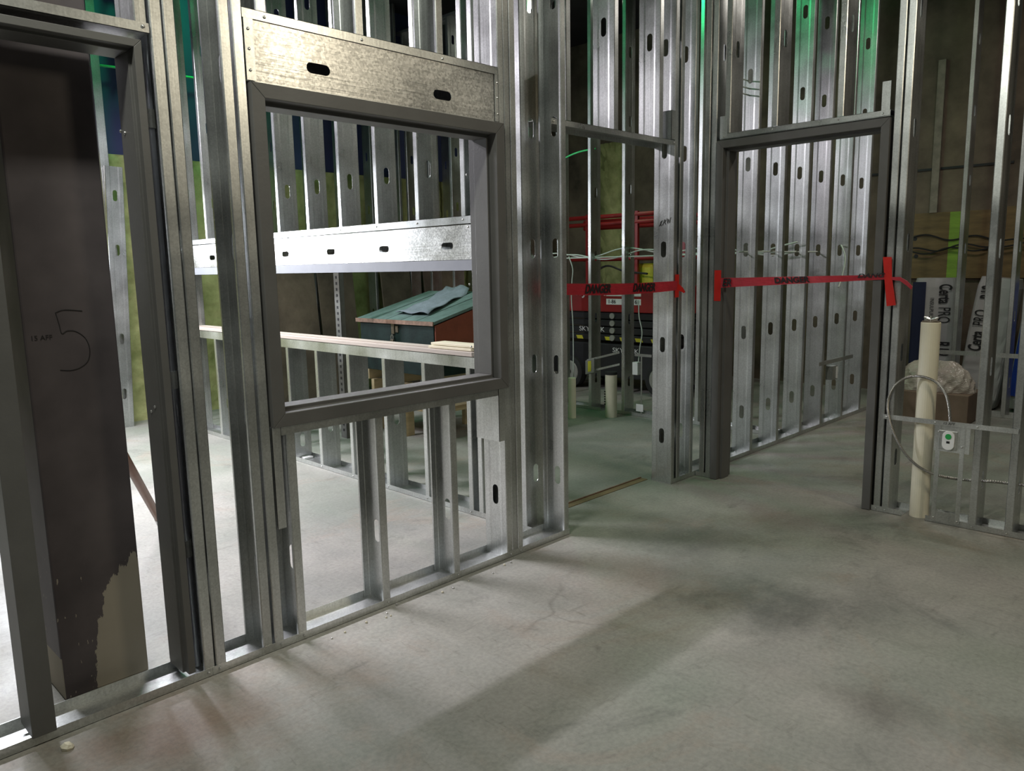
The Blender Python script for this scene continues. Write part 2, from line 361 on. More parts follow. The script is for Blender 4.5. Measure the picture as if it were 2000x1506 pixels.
def screw(parent, loc, nrm='-y', r=.0055):
    if 'm' not in _sc:
        mb = MB(); mb.tube([(0, 0, 0), (0, -.0012, 0), (0, -.0030, 0), (0, -.0040, 0)], [r, r, r*.75, r*.3], 10)
        me = mb.mesh('screw'); me.materials.append(M['screw']); _sc['m'] = me
    return place('screw', _sc['m'], parent, loc, (0, 0, {'-y': 0, '-x': -math.pi/2, '+x': math.pi/2}[nrm]))
def slotted_plate(mb, u0, u1, v0, v1, slots, f, hw=.05, hh=.019):
    """plate with horizontal oval holes; f(u,v)->xyz"""
    H = hh+.012; Wd = hw+.012; u = u0
    def q(a0, a1, b0, b1): mb.grid([[f(a0, b0), f(a1, b0)], [f(a0, b1), f(a1, b1)]])
    for (uc, vc) in sorted(slots):
        q(u, uc-Wd, v0, v1); q(uc-Wd, uc+Wd, v0, vc-H); q(uc-Wd, uc+Wd, vc+H, v1); u = uc+Wd
        inner = []
        for k in range(8): a = -math.pi/2+math.pi*k/7; inner.append((hw-hh+math.cos(a)*hh, math.sin(a)*hh))
        for k in range(8): a = math.pi/2+math.pi*k/7; inner.append((-hw+hh+math.cos(a)*hh, math.sin(a)*hh))
        outer = []
        for a, b in inner:
            t = math.atan2(b, a); ca, sa = math.cos(t), math.sin(t)
            k = min(Wd/abs(ca) if abs(ca) > 1e-6 else 9, H/abs(sa) if abs(sa) > 1e-6 else 9); outer.append([ca*k, sa*k])
        for cu, cv in ((Wd, H), (-Wd, H), (-Wd, -H), (Wd, -H)):
            j = min(range(16), key=lambda p: (outer[p][0]-cu)**2+(outer[p][1]-cv)**2); outer[j] = [cu, cv]
        i = len(mb.v); mb.v += [f(uc+a, vc+b) for a, b in inner] + [f(uc+a, vc+b) for a, b in outer]
        for k in range(16): mb.f.append((i+k, i+(k+1) % 16, i+16+(k+1) % 16, i+16+k))
    q(u, u1, v0, v1)
def text(parent, body, size, mtx, m, name='lettering', shear=0.0, bold=0.0, align='CENTER', sx=1.0):
    cu = bpy.data.curves.new('txt', 'FONT'); cu.body = body; cu.size = size; cu.shear = shear; cu.offset = bold; cu.extrude = .0004
    cu.align_x = align; cu.align_y = 'CENTER'; cu.resolution_u = 4
    o = bpy.data.objects.new('txt', cu); COL.objects.link(o); dg = bpy.context.evaluated_depsgraph_get(); dg.update()
    me = bpy.data.meshes.new_from_object(o.evaluated_get(dg)); bpy.data.objects.remove(o)
    me.transform(mtx @ Matrix.Diagonal((sx, 1, 1, 1))); me.materials.clear(); me.materials.append(M[m]); me.name = name
    return place(name, me, parent)
def basis(o, ux, uy):
    ux = Vector(ux).normalized(); uy = Vector(uy).normalized(); uz = ux.cross(uy)
    return Matrix(((ux.x, uy.x, uz.x, o[0]), (ux.y, uy.y, uz.y, o[1]), (ux.z, uy.z, uz.z, o[2]), (0, 0, 0, 1)))
def arc_pts(pts, n=6):
    """Catmull-Rom smoothing"""
    P = [Vector(p) for p in pts]; out = []
    for i in range(len(P)-1):
        p0, p1, p2, p3 = P[max(i-1, 0)], P[i], P[i+1], P[min(i+2, len(P)-1)]
        for k in range(n):
            t = k/n; out.append(.5*((2*p1)+(p2-p0)*t+(2*p0-5*p1+4*p2-p3)*t*t+(3*p1-p0-3*p2+p3)*t**3))
    out.append(P[-1]); return out

TOP = 4.2; CEIL = 4.5
# ------------------------------------------------------------------ room shell
o = MB().box(-3, 9.4, -3.2, 8.4, -.12, 0).build('floor', 'floor'); o['kind'] = 'structure'; tag(o, 'stained grey concrete floor slab under all the steel framing', 'floor')
o = MB().box(-3, 9.4, -3.2, 8.4, CEIL, CEIL+.12).build('ceiling', 'ceiling'); o['kind'] = 'structure'; tag(o, 'dark ceiling deck above the steel framing', 'ceiling')
wb = struct('wall_back', 'back wall, blue membrane above and green sprayed foam below', 'wall')
MB().box(-3, 9.4, 7.92, 8.1, 0, CEIL).build('membrane', 'membrane', wb)
# lumpy foam face below 2.54 m
mb = MB(); rows = []
nx, nz = 110, 30
for j in range(nz+1):
    z = 2.54*j/nz
    rows.append([(-3+12.4*i/nx, 7.86 + (.028*math.sin(i*1.7+j*.9)*math.sin(j*1.3-i*.37) + random.uniform(-.012, .012))*(0.2 if j in (0, nz) else 1), z) for i in range(nx+1)])
mb.grid(rows); mb.box(-3, 9.4, 7.89, 7.92, 0, 2.54); mb.box(-3, 9.4, 7.86, 7.92, 2.535, 2.54)
mb.build('sprayed_foam', 'foam', wb, smooth=True)
wr = struct('wall_right', 'old brown concrete wall far behind the doorway', 'wall')
MB().box(8.9, 9.1, -3.2, 7.9, 0, CEIL).build('masonry', 'brown_wall', wr)
mb = MB(); rows = []
for j in range(31):
    rows.append([(8.87 + random.uniform(-.02, .02), 6.55 + .42*i/8, 3.1*j/30) for i in range(9)])
mb.grid(rows); mb.box(8.87, 8.9, 6.55, 6.97, 0, 3.1); mb.build('sprayed_foam', 'foam', wr, smooth=True)
MB().box(8.885, 8.905, 1.9, 3.4, 2.33, 2.352).build('dark_joint', 'ink', wr)
MB().box(8.85, 8.90, 2.545, 2.615, 1.9, 3.4).build('grey_strip', 'concrete', wr)

# ------------------------------------------------------------------ wall A: window wall, y 2.59 .. 2.745
YA = 2.59
wa = struct('wall_front', 'galvanized steel stud wall framing the grey window frame', 'wall')
track(wa, 'x', -.6, 1.072, YA-.002, 0.0); track(wa, 'x', 1.0735, 3.052, YA-.002, 0.0)
track(wa, 'x', -.6, 3.08, YA-.002, TOP, up=False, name='top_track')
for x, fl_ in ((1.083, True), (1.125, True), (1.309, True), (1.320, False), (2.613, False), (2.653, False), (3.046, True)):
    stud(wa, 'x', x, YA, .002, TOP-.004, flip=fl_)
stud(wa, 'x', 2.576, YA, .002, TOP-.004)
for x in (1.456, 1.862, 2.264):                       # short studs below the window and above its header
    stud(wa, 'x', x, YA, .002, .86, flip=True)
    stud(wa, 'x', x-.008, YA, 2.318, TOP-.004, flip=True)
stud(wa, 'x', .62, YA, 2.175, TOP-.004); stud(wa, 'x', 1.000, YA, 2.175, TOP-.004)
# window header: boxed joist with two knock-outs, end clips, cap track
hd = bpy.data.objects.new('window_header', None)
mb = MB(); slotted_plate(mb, 1.36, 2.574, 2.082, 2.30, [(1.647, 2.163), (2.247, 2.153)], lambda u, v: (u, YA+.004, v))
header = mb.build('header_beam', 'galv_beam', wa, solid=.002)
mb = MB(); slotted_plate(mb, 1.36, 2.574, 2.082, 2.30, [(1.647, 2.163), (2.247, 2.153)], lambda u, v: (u, YA+WEB-.004, v)); mb.box(1.36, 2.574, YA+.003, YA+WEB-.003, 2.080, 2.083)
mb.build('header_beam', 'galv', wa, solid=.002)
track(wa, 'x', 1.355, 2.574, YA-.003, 2.318, up=False, name='header_track')
for k, x in enumerate((1.358, 2.553)):
    cl = MB().box(x, x+.034 if k == 0 else x+.018, YA-.005, YA-.002, 2.082, 2.285).build('end_clip', 'galv', wa)
    for z in (2.25, 2.185, 2.115): screw(cl, (x+.014, YA-.005, z))
for x in (1.448, 1.852, 2.258): screw(wa, (x-.010, YA-.004, 2.300))
for x in (1.058, 1.100, 1.345, 1.442, 1.85, 2.25, 2.60, 2.67): screw(wa, (x, YA-.003, .016))
# header over the tall left frame
track(wa, 'x', -.6, 1.040, YA-.004, 2.171, up=True, lip=.030, name='header_track')
screw(wa, (1.022, YA-.006, 2.188))
# bent-down ends of the sill track beside the window jambs
def end_tab(parent, x0, x1, z0, z1, y=YA):
    mb = MB(); mb.box(x0, x1, y-.004, y-.002, z0, z1); mb.box(x0, x0+.002, y-.004, y+WEB, z0, z1) if x1-x0 > 0 else None
    mb.box(x0, x1, y+WEB+.002, y+WEB+.004, z0, z1); return mb.build('track_end', 'galv', parent)
end_tab(wa, 1.360, 1.396, .47, .86); end_tab(wa, 2.534, 2.574, .60, .86)
track(wa, 'x', 1.398, 2.532, YA-.004, .857, up=False, name='sill_track')
MB().box(2.655, 2.76, YA+.16, YA+.164, .003, .02).build('shim', 'white', wa)

# hollow metal frame members: section d (inwards from the outer edge) by w (depth)
def section(D, face=.05, rab=.049, stop=.016):
    return [(0, .0), (face, 0), (face, rab), (face+stop, rab), (face+stop, D-rab), (face, D-rab), (face, D), (0, D)]
def member(sec, kind, a0, a1, b0, b1, m0, m1, put):
    """kind 'v': vertical member, outer edge at a0, opening towards a1's side; spans b0..b1 with mitres m0,m1. 'h' likewise."""
    mb = MB(); n = len(sec); sgn = 1 if a1 > a0 else -1
    for end in (0, 1):
        for d, w in sec:
            a = a0+sgn*d; b = (b0 + (d if m0 else 0)) if end == 0 else (b1 - (d if m1 else 0))
            mb.v.append(put(a, b, w) if kind == 'v' else put(b, a, w))
    mb.f.append(tuple(range(n))); mb.f.append(tuple(range(2*n-1, n-1, -1)))
    for k in range(n): mb.f.append((k, (k+1) % n, n+(k+1) % n, n+k))
    return mb
# window_1
w1 = struct('window_1', 'square dark grey hollow metal window frame, still without glass', 'window')
put = lambda u, v, w: (u, YA-.018+w, v)
S = section(.188); U0, U1, V0, V1 = 1.364, 2.592, .858, 2.076
member(S, 'v', U0, U1, V0, V1, 1, 1, put).build('jamb', 'primer', w1, bevel=.002)
member(S, 'v', U1, U0, V0, V1, 1, 1, put).build('jamb', 'primer', w1, bevel=.002)
member(S, 'h', V0, V1, U0, U1, 1, 1, put).build('sill', 'primer', w1, bevel=.002)
member(S, 'h', V1, V0, U0, U1, 1, 1, put).build('head', 'primer', w1, bevel=.002)
for z in (1.05, 1.35, 1.62, 1.86): screw(w1, (U1-.07, YA+.165, z), '-x')
# door_1: tall sidelight frame on the far left with a mullion
d1 = struct('door_1', 'tall dark grey metal frame at left, open beside the painted column', 'door frame')
S1 = section(.170, .024, .030, .010); put1 = lambda u, v, w: (u, YA+.004+w, v)
member(S1, 'v', 1.016, .5, .034, 2.150, 0, 1, put1).build('jamb', 'primer', d1, bevel=.0015)
member(S1, 'h', 2.150, 1.5, -.45, 1.016, 0, 1, put1).build('head', 'primer', d1, bevel=.0015)
MB().prism([(.504, YA-.012), (.571, YA-.012), (.571, YA+.03), (.556, YA+.03), (.556, YA+.118), (.504, YA+.118)], .030, 2.127).build('mullion', 'primer', d1, bevel=.0015)
for (y, z) in ((2.70, 1.88), (2.735, 1.89), (2.655, .985), (2.69, .965)): screw(d1, (.981, y, z), '-x')

# steel pipe standing inside the wall beside door_1
sp_ = thing('steel_pipe', 'thin grey pipe standing between the left frame and first stud', 'pipe', (1.062, 2.70, .003))
MB().tube([(0, 0, 0), (0, 0, 3.6)], .0145, 14).build('tube', 'pipe_dark', sp_, smooth=True)
for z in (.42, 1.03, 1.90):
    MB().tube([(0, 0, z), (0, 0, z+.06)], .0185, 14).build('coupling', 'galv_dull', sp_)

# ------------------------------------------------------------------ wall C: counter wall behind the window, x 2.925 .. 3.077
XC0, XC1 = 2.925, 3.077
wc = struct('wall_counter', 'brightly lit stud wall with long counter opening seen through the window', 'wall')
track(wc, 'y', 2.75, 7.80, XC0-.0015, 0.0); track(wc, 'y', 2.75, 7.80, XC0-.0015, TOP, up=False, name='top_track')
stud(wc, 'y', XC1, 2.785, .002, TOP-.004)
LOWK = (.145, .36, .473, .30, .314)
YS = [3.25+.4022*k for k in range(9)]
for y in YS:
    stud(wc, 'y', XC1, y-.036, .002, .868, kos=(LOWK[YS.index(y) % 5],)); stud(wc, 'y', XC1, y-.036, 1.71, TOP-.004, kos=(2.005, 2.61, 3.215, 3.82))
    screw(wc, (XC0-.003, y-.016, 1.692), '-x'); screw(wc, (XC0-.003, y-.016, .016), '-x')
for y in (3.13, 6.95, 7.35, 7.70): stud(wc, 'y', XC1, y, .002, TOP-.004)
# header and sill of the counter opening
for xx, nm in ((XC0+.003, 0), (XC1-.003, 1)):
    mb = MB(); slotted_plate(mb, 3.17, 6.95, 1.474, 1.664, [(3.378+.6*k, 1.553) for k in range(6)], lambda u, v: (xx, u, v))
    mb.build('header_beam', 'galv_beam', wc, solid=.002)
track(wc, 'y', 3.17, 6.95, XC0-.003, 1.712, up=False, lip=.042, depth=.158, name='header_track')
track(wc, 'y', 3.17, 6.95, XC0-.004, 1.412, up=True, lip=.060, depth=.160, m='lip_grey', name='header_track')
track(wc, 'y', 3.17, 6.95, XC0-.003, .930, up=False, lip=.065, depth=.158, name='sill_track')
MB().box(XC0-.003, XC1+.003, 3.19, 6.95, .931, .956).build('sill_board', 'sill_wood', wc, bevel=.002)
MB().box(XC0+.045, XC0+.048, 3.3, 6.95, .9565, .9575).build('sill_groove', 'box_edge', wc)

# ------------------------------------------------------------------ wall E: corridor wall (and the pier beside the taped opening), y 2.706 ..
YE = 2.706
we = struct('wall_corridor', 'row of bright steel studs with oval holes behind the right doorway', 'wall')
track(we, 'x', 4.214, 7.62, YE-.0015, 0); track(we, 'x', 3.06, 7.62, YE-.0015, TOP, up=False, name='top_track')
stud(we, 'x', 4.215, YE, .002, TOP-.004); stud(we, 'x', 4.315, YE, .002, TOP-.004, flip=True)
for x in (4.440, 4.862, 5.287, 5.717, 6.137, 6.545, 7.001, 7.429): stud(we, 'x', x, YE, .002, TOP-.004)
track(we, 'x', 3.06, 4.214, YE-.002, 2.176, up=False, lip=.030, name='header_track')
for x in (3.19, 3.600, 4.045): stud(we, 'x', x, YE, 2.178, TOP-.004)
end_tab(we, 4.168, 4.212, 2.18, 2.35, YE); screw(we, (4.195, YE-.004, 2.160)); screw(we, (3.085, YE-.004, 2.160))
MB().box(3.06, 3.10, YE+.03, YE+.12, 2.18, 2.40).build('wood_block', 'wood', we)
# stub bracket bar on the corridor wall
MB().box(6.46, 7.20, YE-.010, YE-.004, .545, .580).build('bracket_bar', 'galv_dull', we)
bx_ = MB().box(6.70, 6.80, YE-.03, YE+.03, .40, .52).build('outlet_box', 'galv_dull', we)
MB().box(6.775, 6.80, YE-.036, YE-.03, .41, .51).build('cover', 'white', bx_)

# ------------------------------------------------------------------ wall B: doorway wall, x 4.51 .. 4.662
XB0, XB1 = 4.51, 4.662
wbd = struct('wall_doorway', 'steel stud wall holding the right doorway and the cream pipe', 'wall')
track(wbd, 'y', 1.345+.035, 1.545, XB0-.0015, 0); track(wbd, 'y', -2.6, 1.258, XB0-.0015, 0); track(wbd, 'y', 2.585, 2.70, XB0-.0015, 0)
track(wbd, 'y', -2.6, 2.70, XB0-.0015, TOP, up=False, name='top_track')
for y in (1.499, 1.452, 1.012, .845, .606, .20, -.206, -.612, -1.02, 2.592, 2.640): stud(wbd, 'y', XB1, y, .002, TOP-.004, kos=(.262, .87, 1.475, 2.08, 2.685, 3.29) if y < 1.2 else None)
track(wbd, 'y', 1.553, 2.566, XB0-.004, 2.193+.032, up=False, lip=.034, name='header_track')
track(wbd, 'y', 1.553, 2.566, XB0-.006, 2.193, up=True, lip=.030, depth=.162, name='header_track')
for y in (2.500, 2.193, 1.806): stud(wbd, 'y', XB1, y, 2.228, TOP-.004)
for y0, y1, zt in ((1.556, 1.600, 2.372), (2.515, 2.566, 2.330)): MB().box(XB0-.008, XB0-.005, y0, y1, 2.195, zt).build('track_end', 'galv', wbd)
for y in (1.59, 1.83, 2.22, 2.54): screw(wbd, (XB0-.007, y, 2.208), '-x')
for y in (1.47, 1.52, 1.03, .87, .62, 1.20): screw(wbd, (XB0-.003, y, .016), '-x')
# door_2
d2 = struct('door_2', 'dark grey metal door frame on the right crossed by red tape', 'door frame')
put2 = lambda u, v, w: (XB0-.016+w, u, v)
S2 = section(.184, .046, .049, .016)
member(S2, 'v', 2.582, 1.5, .002, 2.184, 0, 1, put2).build('jamb', 'primer', d2, bevel=.002)
member(S2, 'v', 1.549, 2.5, .002, 2.184, 0, 1, put2).build('jamb', 'primer', d2, bevel=.002)
member(S2, 'h', 2.184, 1.5, 1.549, 2.582, 1, 1, put2).build('head', 'primer', d2, bevel=.002)
# outlet bracket: bar, two legs, plate
br = thing('outlet_bracket', 'galvanized outlet bracket bar screwed across studs beside the cream pipe', 'bracket', (XB0-.006, 0, 0))
MB().box(-.004, -.001, .851, 1.503, .545, .571).build('bar', 'galv', br)
for y in (1.098, 1.215): MB().box(-.003, .0, y-.010, y+.012, .02, .546).build('leg', 'galv', br)
MB().box(-.002, .001, 1.065, 1.235, .405, .546).build('plate', 'galv_dull', br)
MB().box(-.002, .001, 1.09, 1.225, .012, .07).build('foot_plate', 'galv_dull', br)
for y, z in ((1.485, .557), (1.235, .557), (1.035, .557), (1.215, .51), (1.10, .44), (1.215, .03), (1.10, .03)): screw(br, (-.004, y, z), '-x')
text(br, '15 AFF', .020, basis((-.0046, 1.17, .558), (0, -1, 0), (0, 0, 1)), 'pencil', name='handwriting', shear=.2)
ob = thing('outlet_box', 'small metal outlet box with white cover and green dot', 'outlet', (XB0-.010, 1.165, .468))
MB().box(-.0, .055, -.042, .050, -.052, .052).build('box', 'galv_dull', ob, bevel=.003)
poly = [(math.cos(a)*.030, (.022 if math.sin(a) > 0 else -.022)+math.sin(a)*.030) for a in [2*math.pi*k/24 for k in range(24)]]
cv = MB().prism(poly, -.010, .0, axis=0).build('cover', 'white', ob, bevel=.002)
MB().tube([(-.0125, .0, .022), (-.010, 0, .022)], .015, 18).build('green_dot', 'green_print', cv)
MB().box(-.0112, -.010, -.008, .008, -.015, -.003).build('printed_mark', 'ink', cv)
# flexible conduit looping round the pipe
lp = [(1.172, .552), (1.185, .65), (1.209, .718), (1.257, .769), (1.328, .789), (1.393, .777), (1.449, .732), (1.481, .661), (1.485, .587), (1.464, .501), (1.427, .417), (1.373, .336), (1.298, .275), (1.206, .247), (1.105, .246), (.961, .261), (.80, .268), (.5, .275), (.3, .27)]
xs = [4.535, 4.53, 4.525, 4.515, 4.505, 4.50, 4.495, 4.493, 4.493, 4.493, 4.495, 4.50, 4.505, 4.515, 4.585, 4.59, 4.59, 4.59, 4.59]
pts = arc_pts([(x, 1.165+(y-1.165)*x/4.58, 1.428+(z-1.428)*x/4.58) for x, (y, z) in zip(xs, lp)], 26)
fc = MB().tube(pts, [.0080 if k % 2 else .0066 for k in range(len(pts))], 8).build('flexible_conduit', 'conduit', None); tag(fc, 'ribbed metal conduit looping round the cream pipe', 'conduit')

# cream pipes
def pvc(label, loc, r, h, plug=False, cap=False, name='plastic_pipe', mark=False, group=None):
    t = thing(name, label, 'pipe', loc, group)
    prof = [(0, 0, 0), (0, 0, h-.012), (0, 0, h-.004), (0, 0, h)]
    MB().tube(prof, [r, r, r, r*.97], 28).build('tube', 'pvc', t, smooth=False)
    if cap: MB().tube([(0, 0, h-.022), (0, 0, h+.004)], r*1.04, 28).build('black_rim', 'rubber', t)
    if plug:
        MB().tube([(0, 0, h), (0, 0, h+.006)], r*.9, 24).build('plug', 'brass', t)
        MB().tube([(0, 0, h), (0, 0, h+.035)], .006, 8).build('bolt', 'screw', t)
        for s in (-1, 1): MB().tube([(0, 0, h+.014), (.0, s*.022, h+.020), (0, s*.036, h+.026)], [.006, .008, .004], 8).build('wing', 'screw', t)
    if mark:
        for k in range(6): MB().box(-r*.93, -r*.80, .006+r*.42, .012+r*.55, h*.28+k*.024, h*.28+k*.024+.012).build('printed_mark', 'ink', t)
    return t
pvc('tall cream plastic pipe with wing bolt plug rising from the floor', (4.578, 1.310, 0), .049, 1.090, plug=True)
pvc('short cream pipe with black rim beyond the taped opening', (5.80, 4.395, 0), .056, .43, cap=True, mark=True)
pvc('thin pale green lit pipe stub beside the taped opening edge', (5.53, 4.650, 0), .037, .385)

# ------------------------------------------------------------------ wall D: studs in front of the lift, x 5.98 ..
XD0, XD1 = 5.98, 6.132
wd = struct('wall_lift', 'far stud wall standing in front of the red lift', 'wall')
track(wd, 'y', 2.87, 4.50, XD0-.0015, 0, m='galv'); track(wd, 'y', 4.66, 7.8, XD0-.0015, 0, m='galv'); track(wd, 'y', 2.87, 7.8, XD0-.0015, TOP, up=False, name='top_track')
for k in range(-3, 9):
    stud(wd, 'y', XD1, 4.372+.402*k if k <= 0 else 4.776+.402*(k-1), .002, TOP-.004)
dbr = MB(); dbr.box(XD0-.006, XD0-.003, 4.06, 4.25, .575, .600); dbr.box(XD0-.006, XD0-.003, 4.165, 4.18, .02, .575)
dbr.build('bracket_bar', 'galv', wd)
dbx = MB().box(XD0-.03, XD0+.03, 4.20, 4.26, .40, .52).build('outlet_box', 'white', wd, bevel=.003)
MB().box(XD0-.008, XD0-.002, 4.15, 4.23, .05, .12).build('printed_plate', 'white', wd)

ab = thing('outlet_bracket', 'tilted outlet bracket with yellow label hung on the far studs', 'bracket', (XD0-.012, 4.42, .60))
for dz in (0, -.115): MB().prism([(0, dz-.010), (0, dz+.010), (.40, dz-.095), (.40, dz-.115)], -.004, -.001, axis=0).build('rail', 'galv', ab)
kb = MB().prism([(.29, -.075), (.40, -.105), (.40, -.245), (.29, -.215)], -.03, .02, axis=0).build('box', 'galv_dull', ab, bevel=.004)
MB().prism([(.325, -.10), (.365, -.11), (.365, -.215), (.325, -.205)], -.033, -.030, axis=0).build('yellow_label', 'yellow', kb)

# cables threaded through the far studs
for k, (zz, col, lab) in enumerate(((1.505, 'cable', 'white cable pulled straight through the far studs'), (1.525, 'cable', 'white cable waving loosely above the straight one in the far studs'), (1.545, 'cable', 'white cable arching highest through the far studs'))):
    pts = []
    for i in range(22):
        y = 5.9-i*.15; w = 0 if k == 0 else (.028*math.sin(i*1.1+k*1.7)+.018*math.sin(i*.53+k))
        pts.append((6.04+.016*k, y, zz+w))
    o = MB().tube(arc_pts(pts, 3), .0065, 6).build('cable', col, None, smooth=True); tag(o, lab, 'cable')
o = MB().tube(arc_pts([(6.03, 5.10, 1.52), (6.03, 5.05, 1.40), (6.03, 5.06, 1.28), (6.03, 5.07, 1.1), (6.03, 5.05, .8), (6.03, 5.05, .3)], 5), .006, 6).build('cable', 'cable', None, smooth=True); tag(o, 'pale cable hanging down beside the taped opening edge', 'cable')
o = MB().tube(arc_pts([(6.03, 4.245, 1.10), (6.02, 4.235, .95), (6.02, 4.20, .80), (6.01, 4.215, .66), (6.0, 4.225, .52)], 6), .006, 6).build('cable', 'cable', None, smooth=True); tag(o, 'pale cable running down to the white outlet box', 'cable')
o = MB().tube(arc_pts([(6.05, 5.22, 2.47), (6.05, 5.10, 2.505), (6.05, 4.95, 2.53), (6.05, 4.77, 2.535)], 5), .008, 6).build('cable', 'green_cable_laser', None, smooth=True); tag(o, 'short green cable high beside the taped opening', 'cable')
o = MB().tube([(2.45, 7.80, 3.30), (3.3, 7.80, 3.33), (4.5, 7.80, 3.34), (6.6, 7.80, 3.36), (8.6, 7.80, 3.38)], .011, 6).build('cable', 'green_cable_laser', None, smooth=True); tag(o, 'green laser light line modelled as a strand across the blue upper back wall', 'cable')  # projected laser light shaped as a solid green tube, no real cable
for k, z in enumerate((2.60, 2.625, 2.655)):
    o = MB().tube(arc_pts([(4.86, 2.79-.01*k, z), (5.0, 2.79-.01*k, z+.012*k), (5.15, 2.785, z+.02*k), (5.29, 2.785, z+.02*k)], 4), .005, 6).build('cable', 'cable', None, smooth=True)
    tag(o, ('lowest', 'middle', 'topmost')[k]+' of three thin white cables above the right doorway', 'cable', 'cables above the right doorway')
o = MB().tube(arc_pts([(5.2, 2.79, 1.505), (5.7, 2.79, 1.508), (6.1, 2.79, 1.505), (6.62, 2.79, 1.508)], 4), .006, 6).build('cable', 'cable', None, smooth=True); tag(o, 'grey rod passing through the upper holes of the corridor studs', 'rod')
o = MB().tube(arc_pts([(7.06, 2.80, 1.54), (6.93, 2.74, 1.56), (6.90, 2.69, 1.45), (6.85, 2.69, 1.30), (6.78, 2.69, 1.20)], 6), .006, 6).build('cable', 'cable', None, smooth=True); tag(o, 'white cable hooked out of a corridor stud hole', 'cable')

# ------------------------------------------------------------------ barrier tapes
t1 = thing('barrier_tape', 'red danger tape stretched across the middle opening', 'tape')
def ribbon(rows, m, name, parent): return MB().grid(rows).build(name, m, parent, solid=.0008)
n = 24; r0 = []; r1 = []
for i in range(n+1):
    t = i/n; x = 3.048+t*(4.245-3.048); y = 2.665+t*(.033); sag = -.014*math.sin(math.pi*t); fold = .006*math.sin(t*17)
    r0.append((x, y+fold*.4, 1.340-.018*t+sag*.6)); r1.append((x, y-fold*.4, 1.281-.018*t+sag))
ribbon([r0, r1], 'tape', 'ribbon', t1)
for xc in (3.405, 3.865):
    t = (xc-3.048)/1.197
    text(t1, 'DANGER', .066, basis((xc, 2.665+.033*t-.0045, 1.303-.018*t), (1.197, .033, -.018), (0, 0, 1)), 'ink', shear=.25, bold=.0022, sx=.88)
pa = thing('tape_patch', 'small red tape patch holding tape on the middle pier', 'tape', (4.25, YE-.004, 1.29))
MB().box(-.022, .022, -.0015, 0, -.072, .072).build('patch', 'duct', pa)
MB().grid([[(.018, -.002, .012), (.018, -.002, -.03)], [(.05, -.012, -.012), (.046, -.006, -.038)], [(.075, -.016, -.040), (.06, -.012, -.048)]]).build('torn_end', 'duct', pa, solid=.001)
t2 = thing('barrier_tape', 'red danger tape twisted across the right doorway', 'tape')
r0 = []; r1 = []
for i in range(41):
    t = i/40; y = 2.528-t*(2.528-1.525); hw = .031*(1-t)+.013*t; zc = 1.303+t*.032; tw = .25*math.sin(t*9)
    r0.append((4.486-math.sin(tw)*hw, y, zc+math.cos(tw)*hw)); r1.append((4.486+math.sin(tw)*hw, y, zc-math.cos(tw)*hw))
ribbon([r0, r1], 'tape', 'ribbon', t2)
text(t2, 'ER', .066, basis((4.482-.006, 2.482, 1.303), (0, -1, .03), (0, 0, 1)), 'ink', shear=.2, bold=.0022, sx=.85)
text(t2, 'DANGER', .046, basis((4.478, 2.055, 1.319), (0, -1, .03), (0, 0, 1)), 'ink', shear=-.15, bold=.0018, sx=1.15)
text(t2, 'DANG', .030, basis((4.478, 1.605, 1.343), (0, -1, .03), (0, 0, 1)), 'ink', shear=.3, bold=.0010, sx=1.6)
o = MB().grid([[(4.486, 1.50, 1.335), (4.486, 1.50, 1.320)], [(4.482, 1.45, 1.335), (4.482, 1.45, 1.315)], [(4.470, 1.41, 1.315), (4.475, 1.415, 1.292)], [(4.462, 1.378, 1.285), (4.468, 1.385, 1.268)]]).build('loose_end', 'tape', t2, solid=.002)
o = MB().box(4.4915, 4.493, 2.530, 2.577, 1.187, 1.383).build('tape_patch', 'duct', None); tag(o, 'upright red tape patch on the left jamb of the doorway', 'tape')
o = MB().prism([(1.545, 1.444), (1.500, 1.443), (1.492, 1.33), (1.465, 1.183), (1.512, 1.176), (1.532, 1.33)], 4.4845, 4.4875, axis=0).build('tape_patch', 'duct', None); tag(o, 'long bent bright red tape strip on the doorway right jamb', 'tape')

# handwriting scribble on the pier stud
for st in ([(2.815, 1.665), (2.792, 1.70), (2.805, 1.69), (2.80, 1.665)], [(2.79, 1.67), (2.775, 1.705), (2.765, 1.70), (2.776, 1.685), (2.765, 1.675)], [(2.758, 1.71), (2.752, 1.68), (2.745, 1.705), (2.738, 1.682), (2.73, 1.715)]):
    MB().tube([(4.2135, y, z) for y, z in st], .0018, 5).build('pen_stroke', 'ink', we)

# ------------------------------------------------------------------ painted column behind door_1
cl_ = thing('painted_column', 'dark painted square column marked with a hand drawn 5', 'column', (.655, 2.80, 0))
MB().box(0, .275, 0, .275, 0, CEIL-.004).build('shaft', 'column', cl_, bevel=.006)
five = [(.175, 1.312), (.122, 1.318), (.096, 1.310), (.103, 1.272), (.108, 1.242), (.124, 1.250), (.150, 1.246), (.176, 1.222), (.186, 1.185), (.178, 1.148), (.155, 1.128), (.125, 1.120), (.092, 1.124)]
MB().tube(arc_pts([(x, -.0002, z) for x, z in five[:3]], 4), .0017, 5).build('pen_stroke', 'pencil', cl_)
MB().tube(arc_pts([(x, -.0002, z) for x, z in five[2:]], 5), .0017, 5).build('pen_stroke', 'pencil', cl_)
text(cl_, '15 AFF', .022, basis((.048, -.0008, 1.232), (1, 0, 0), (0, 0, 1)), 'pencil', name='handwriting')

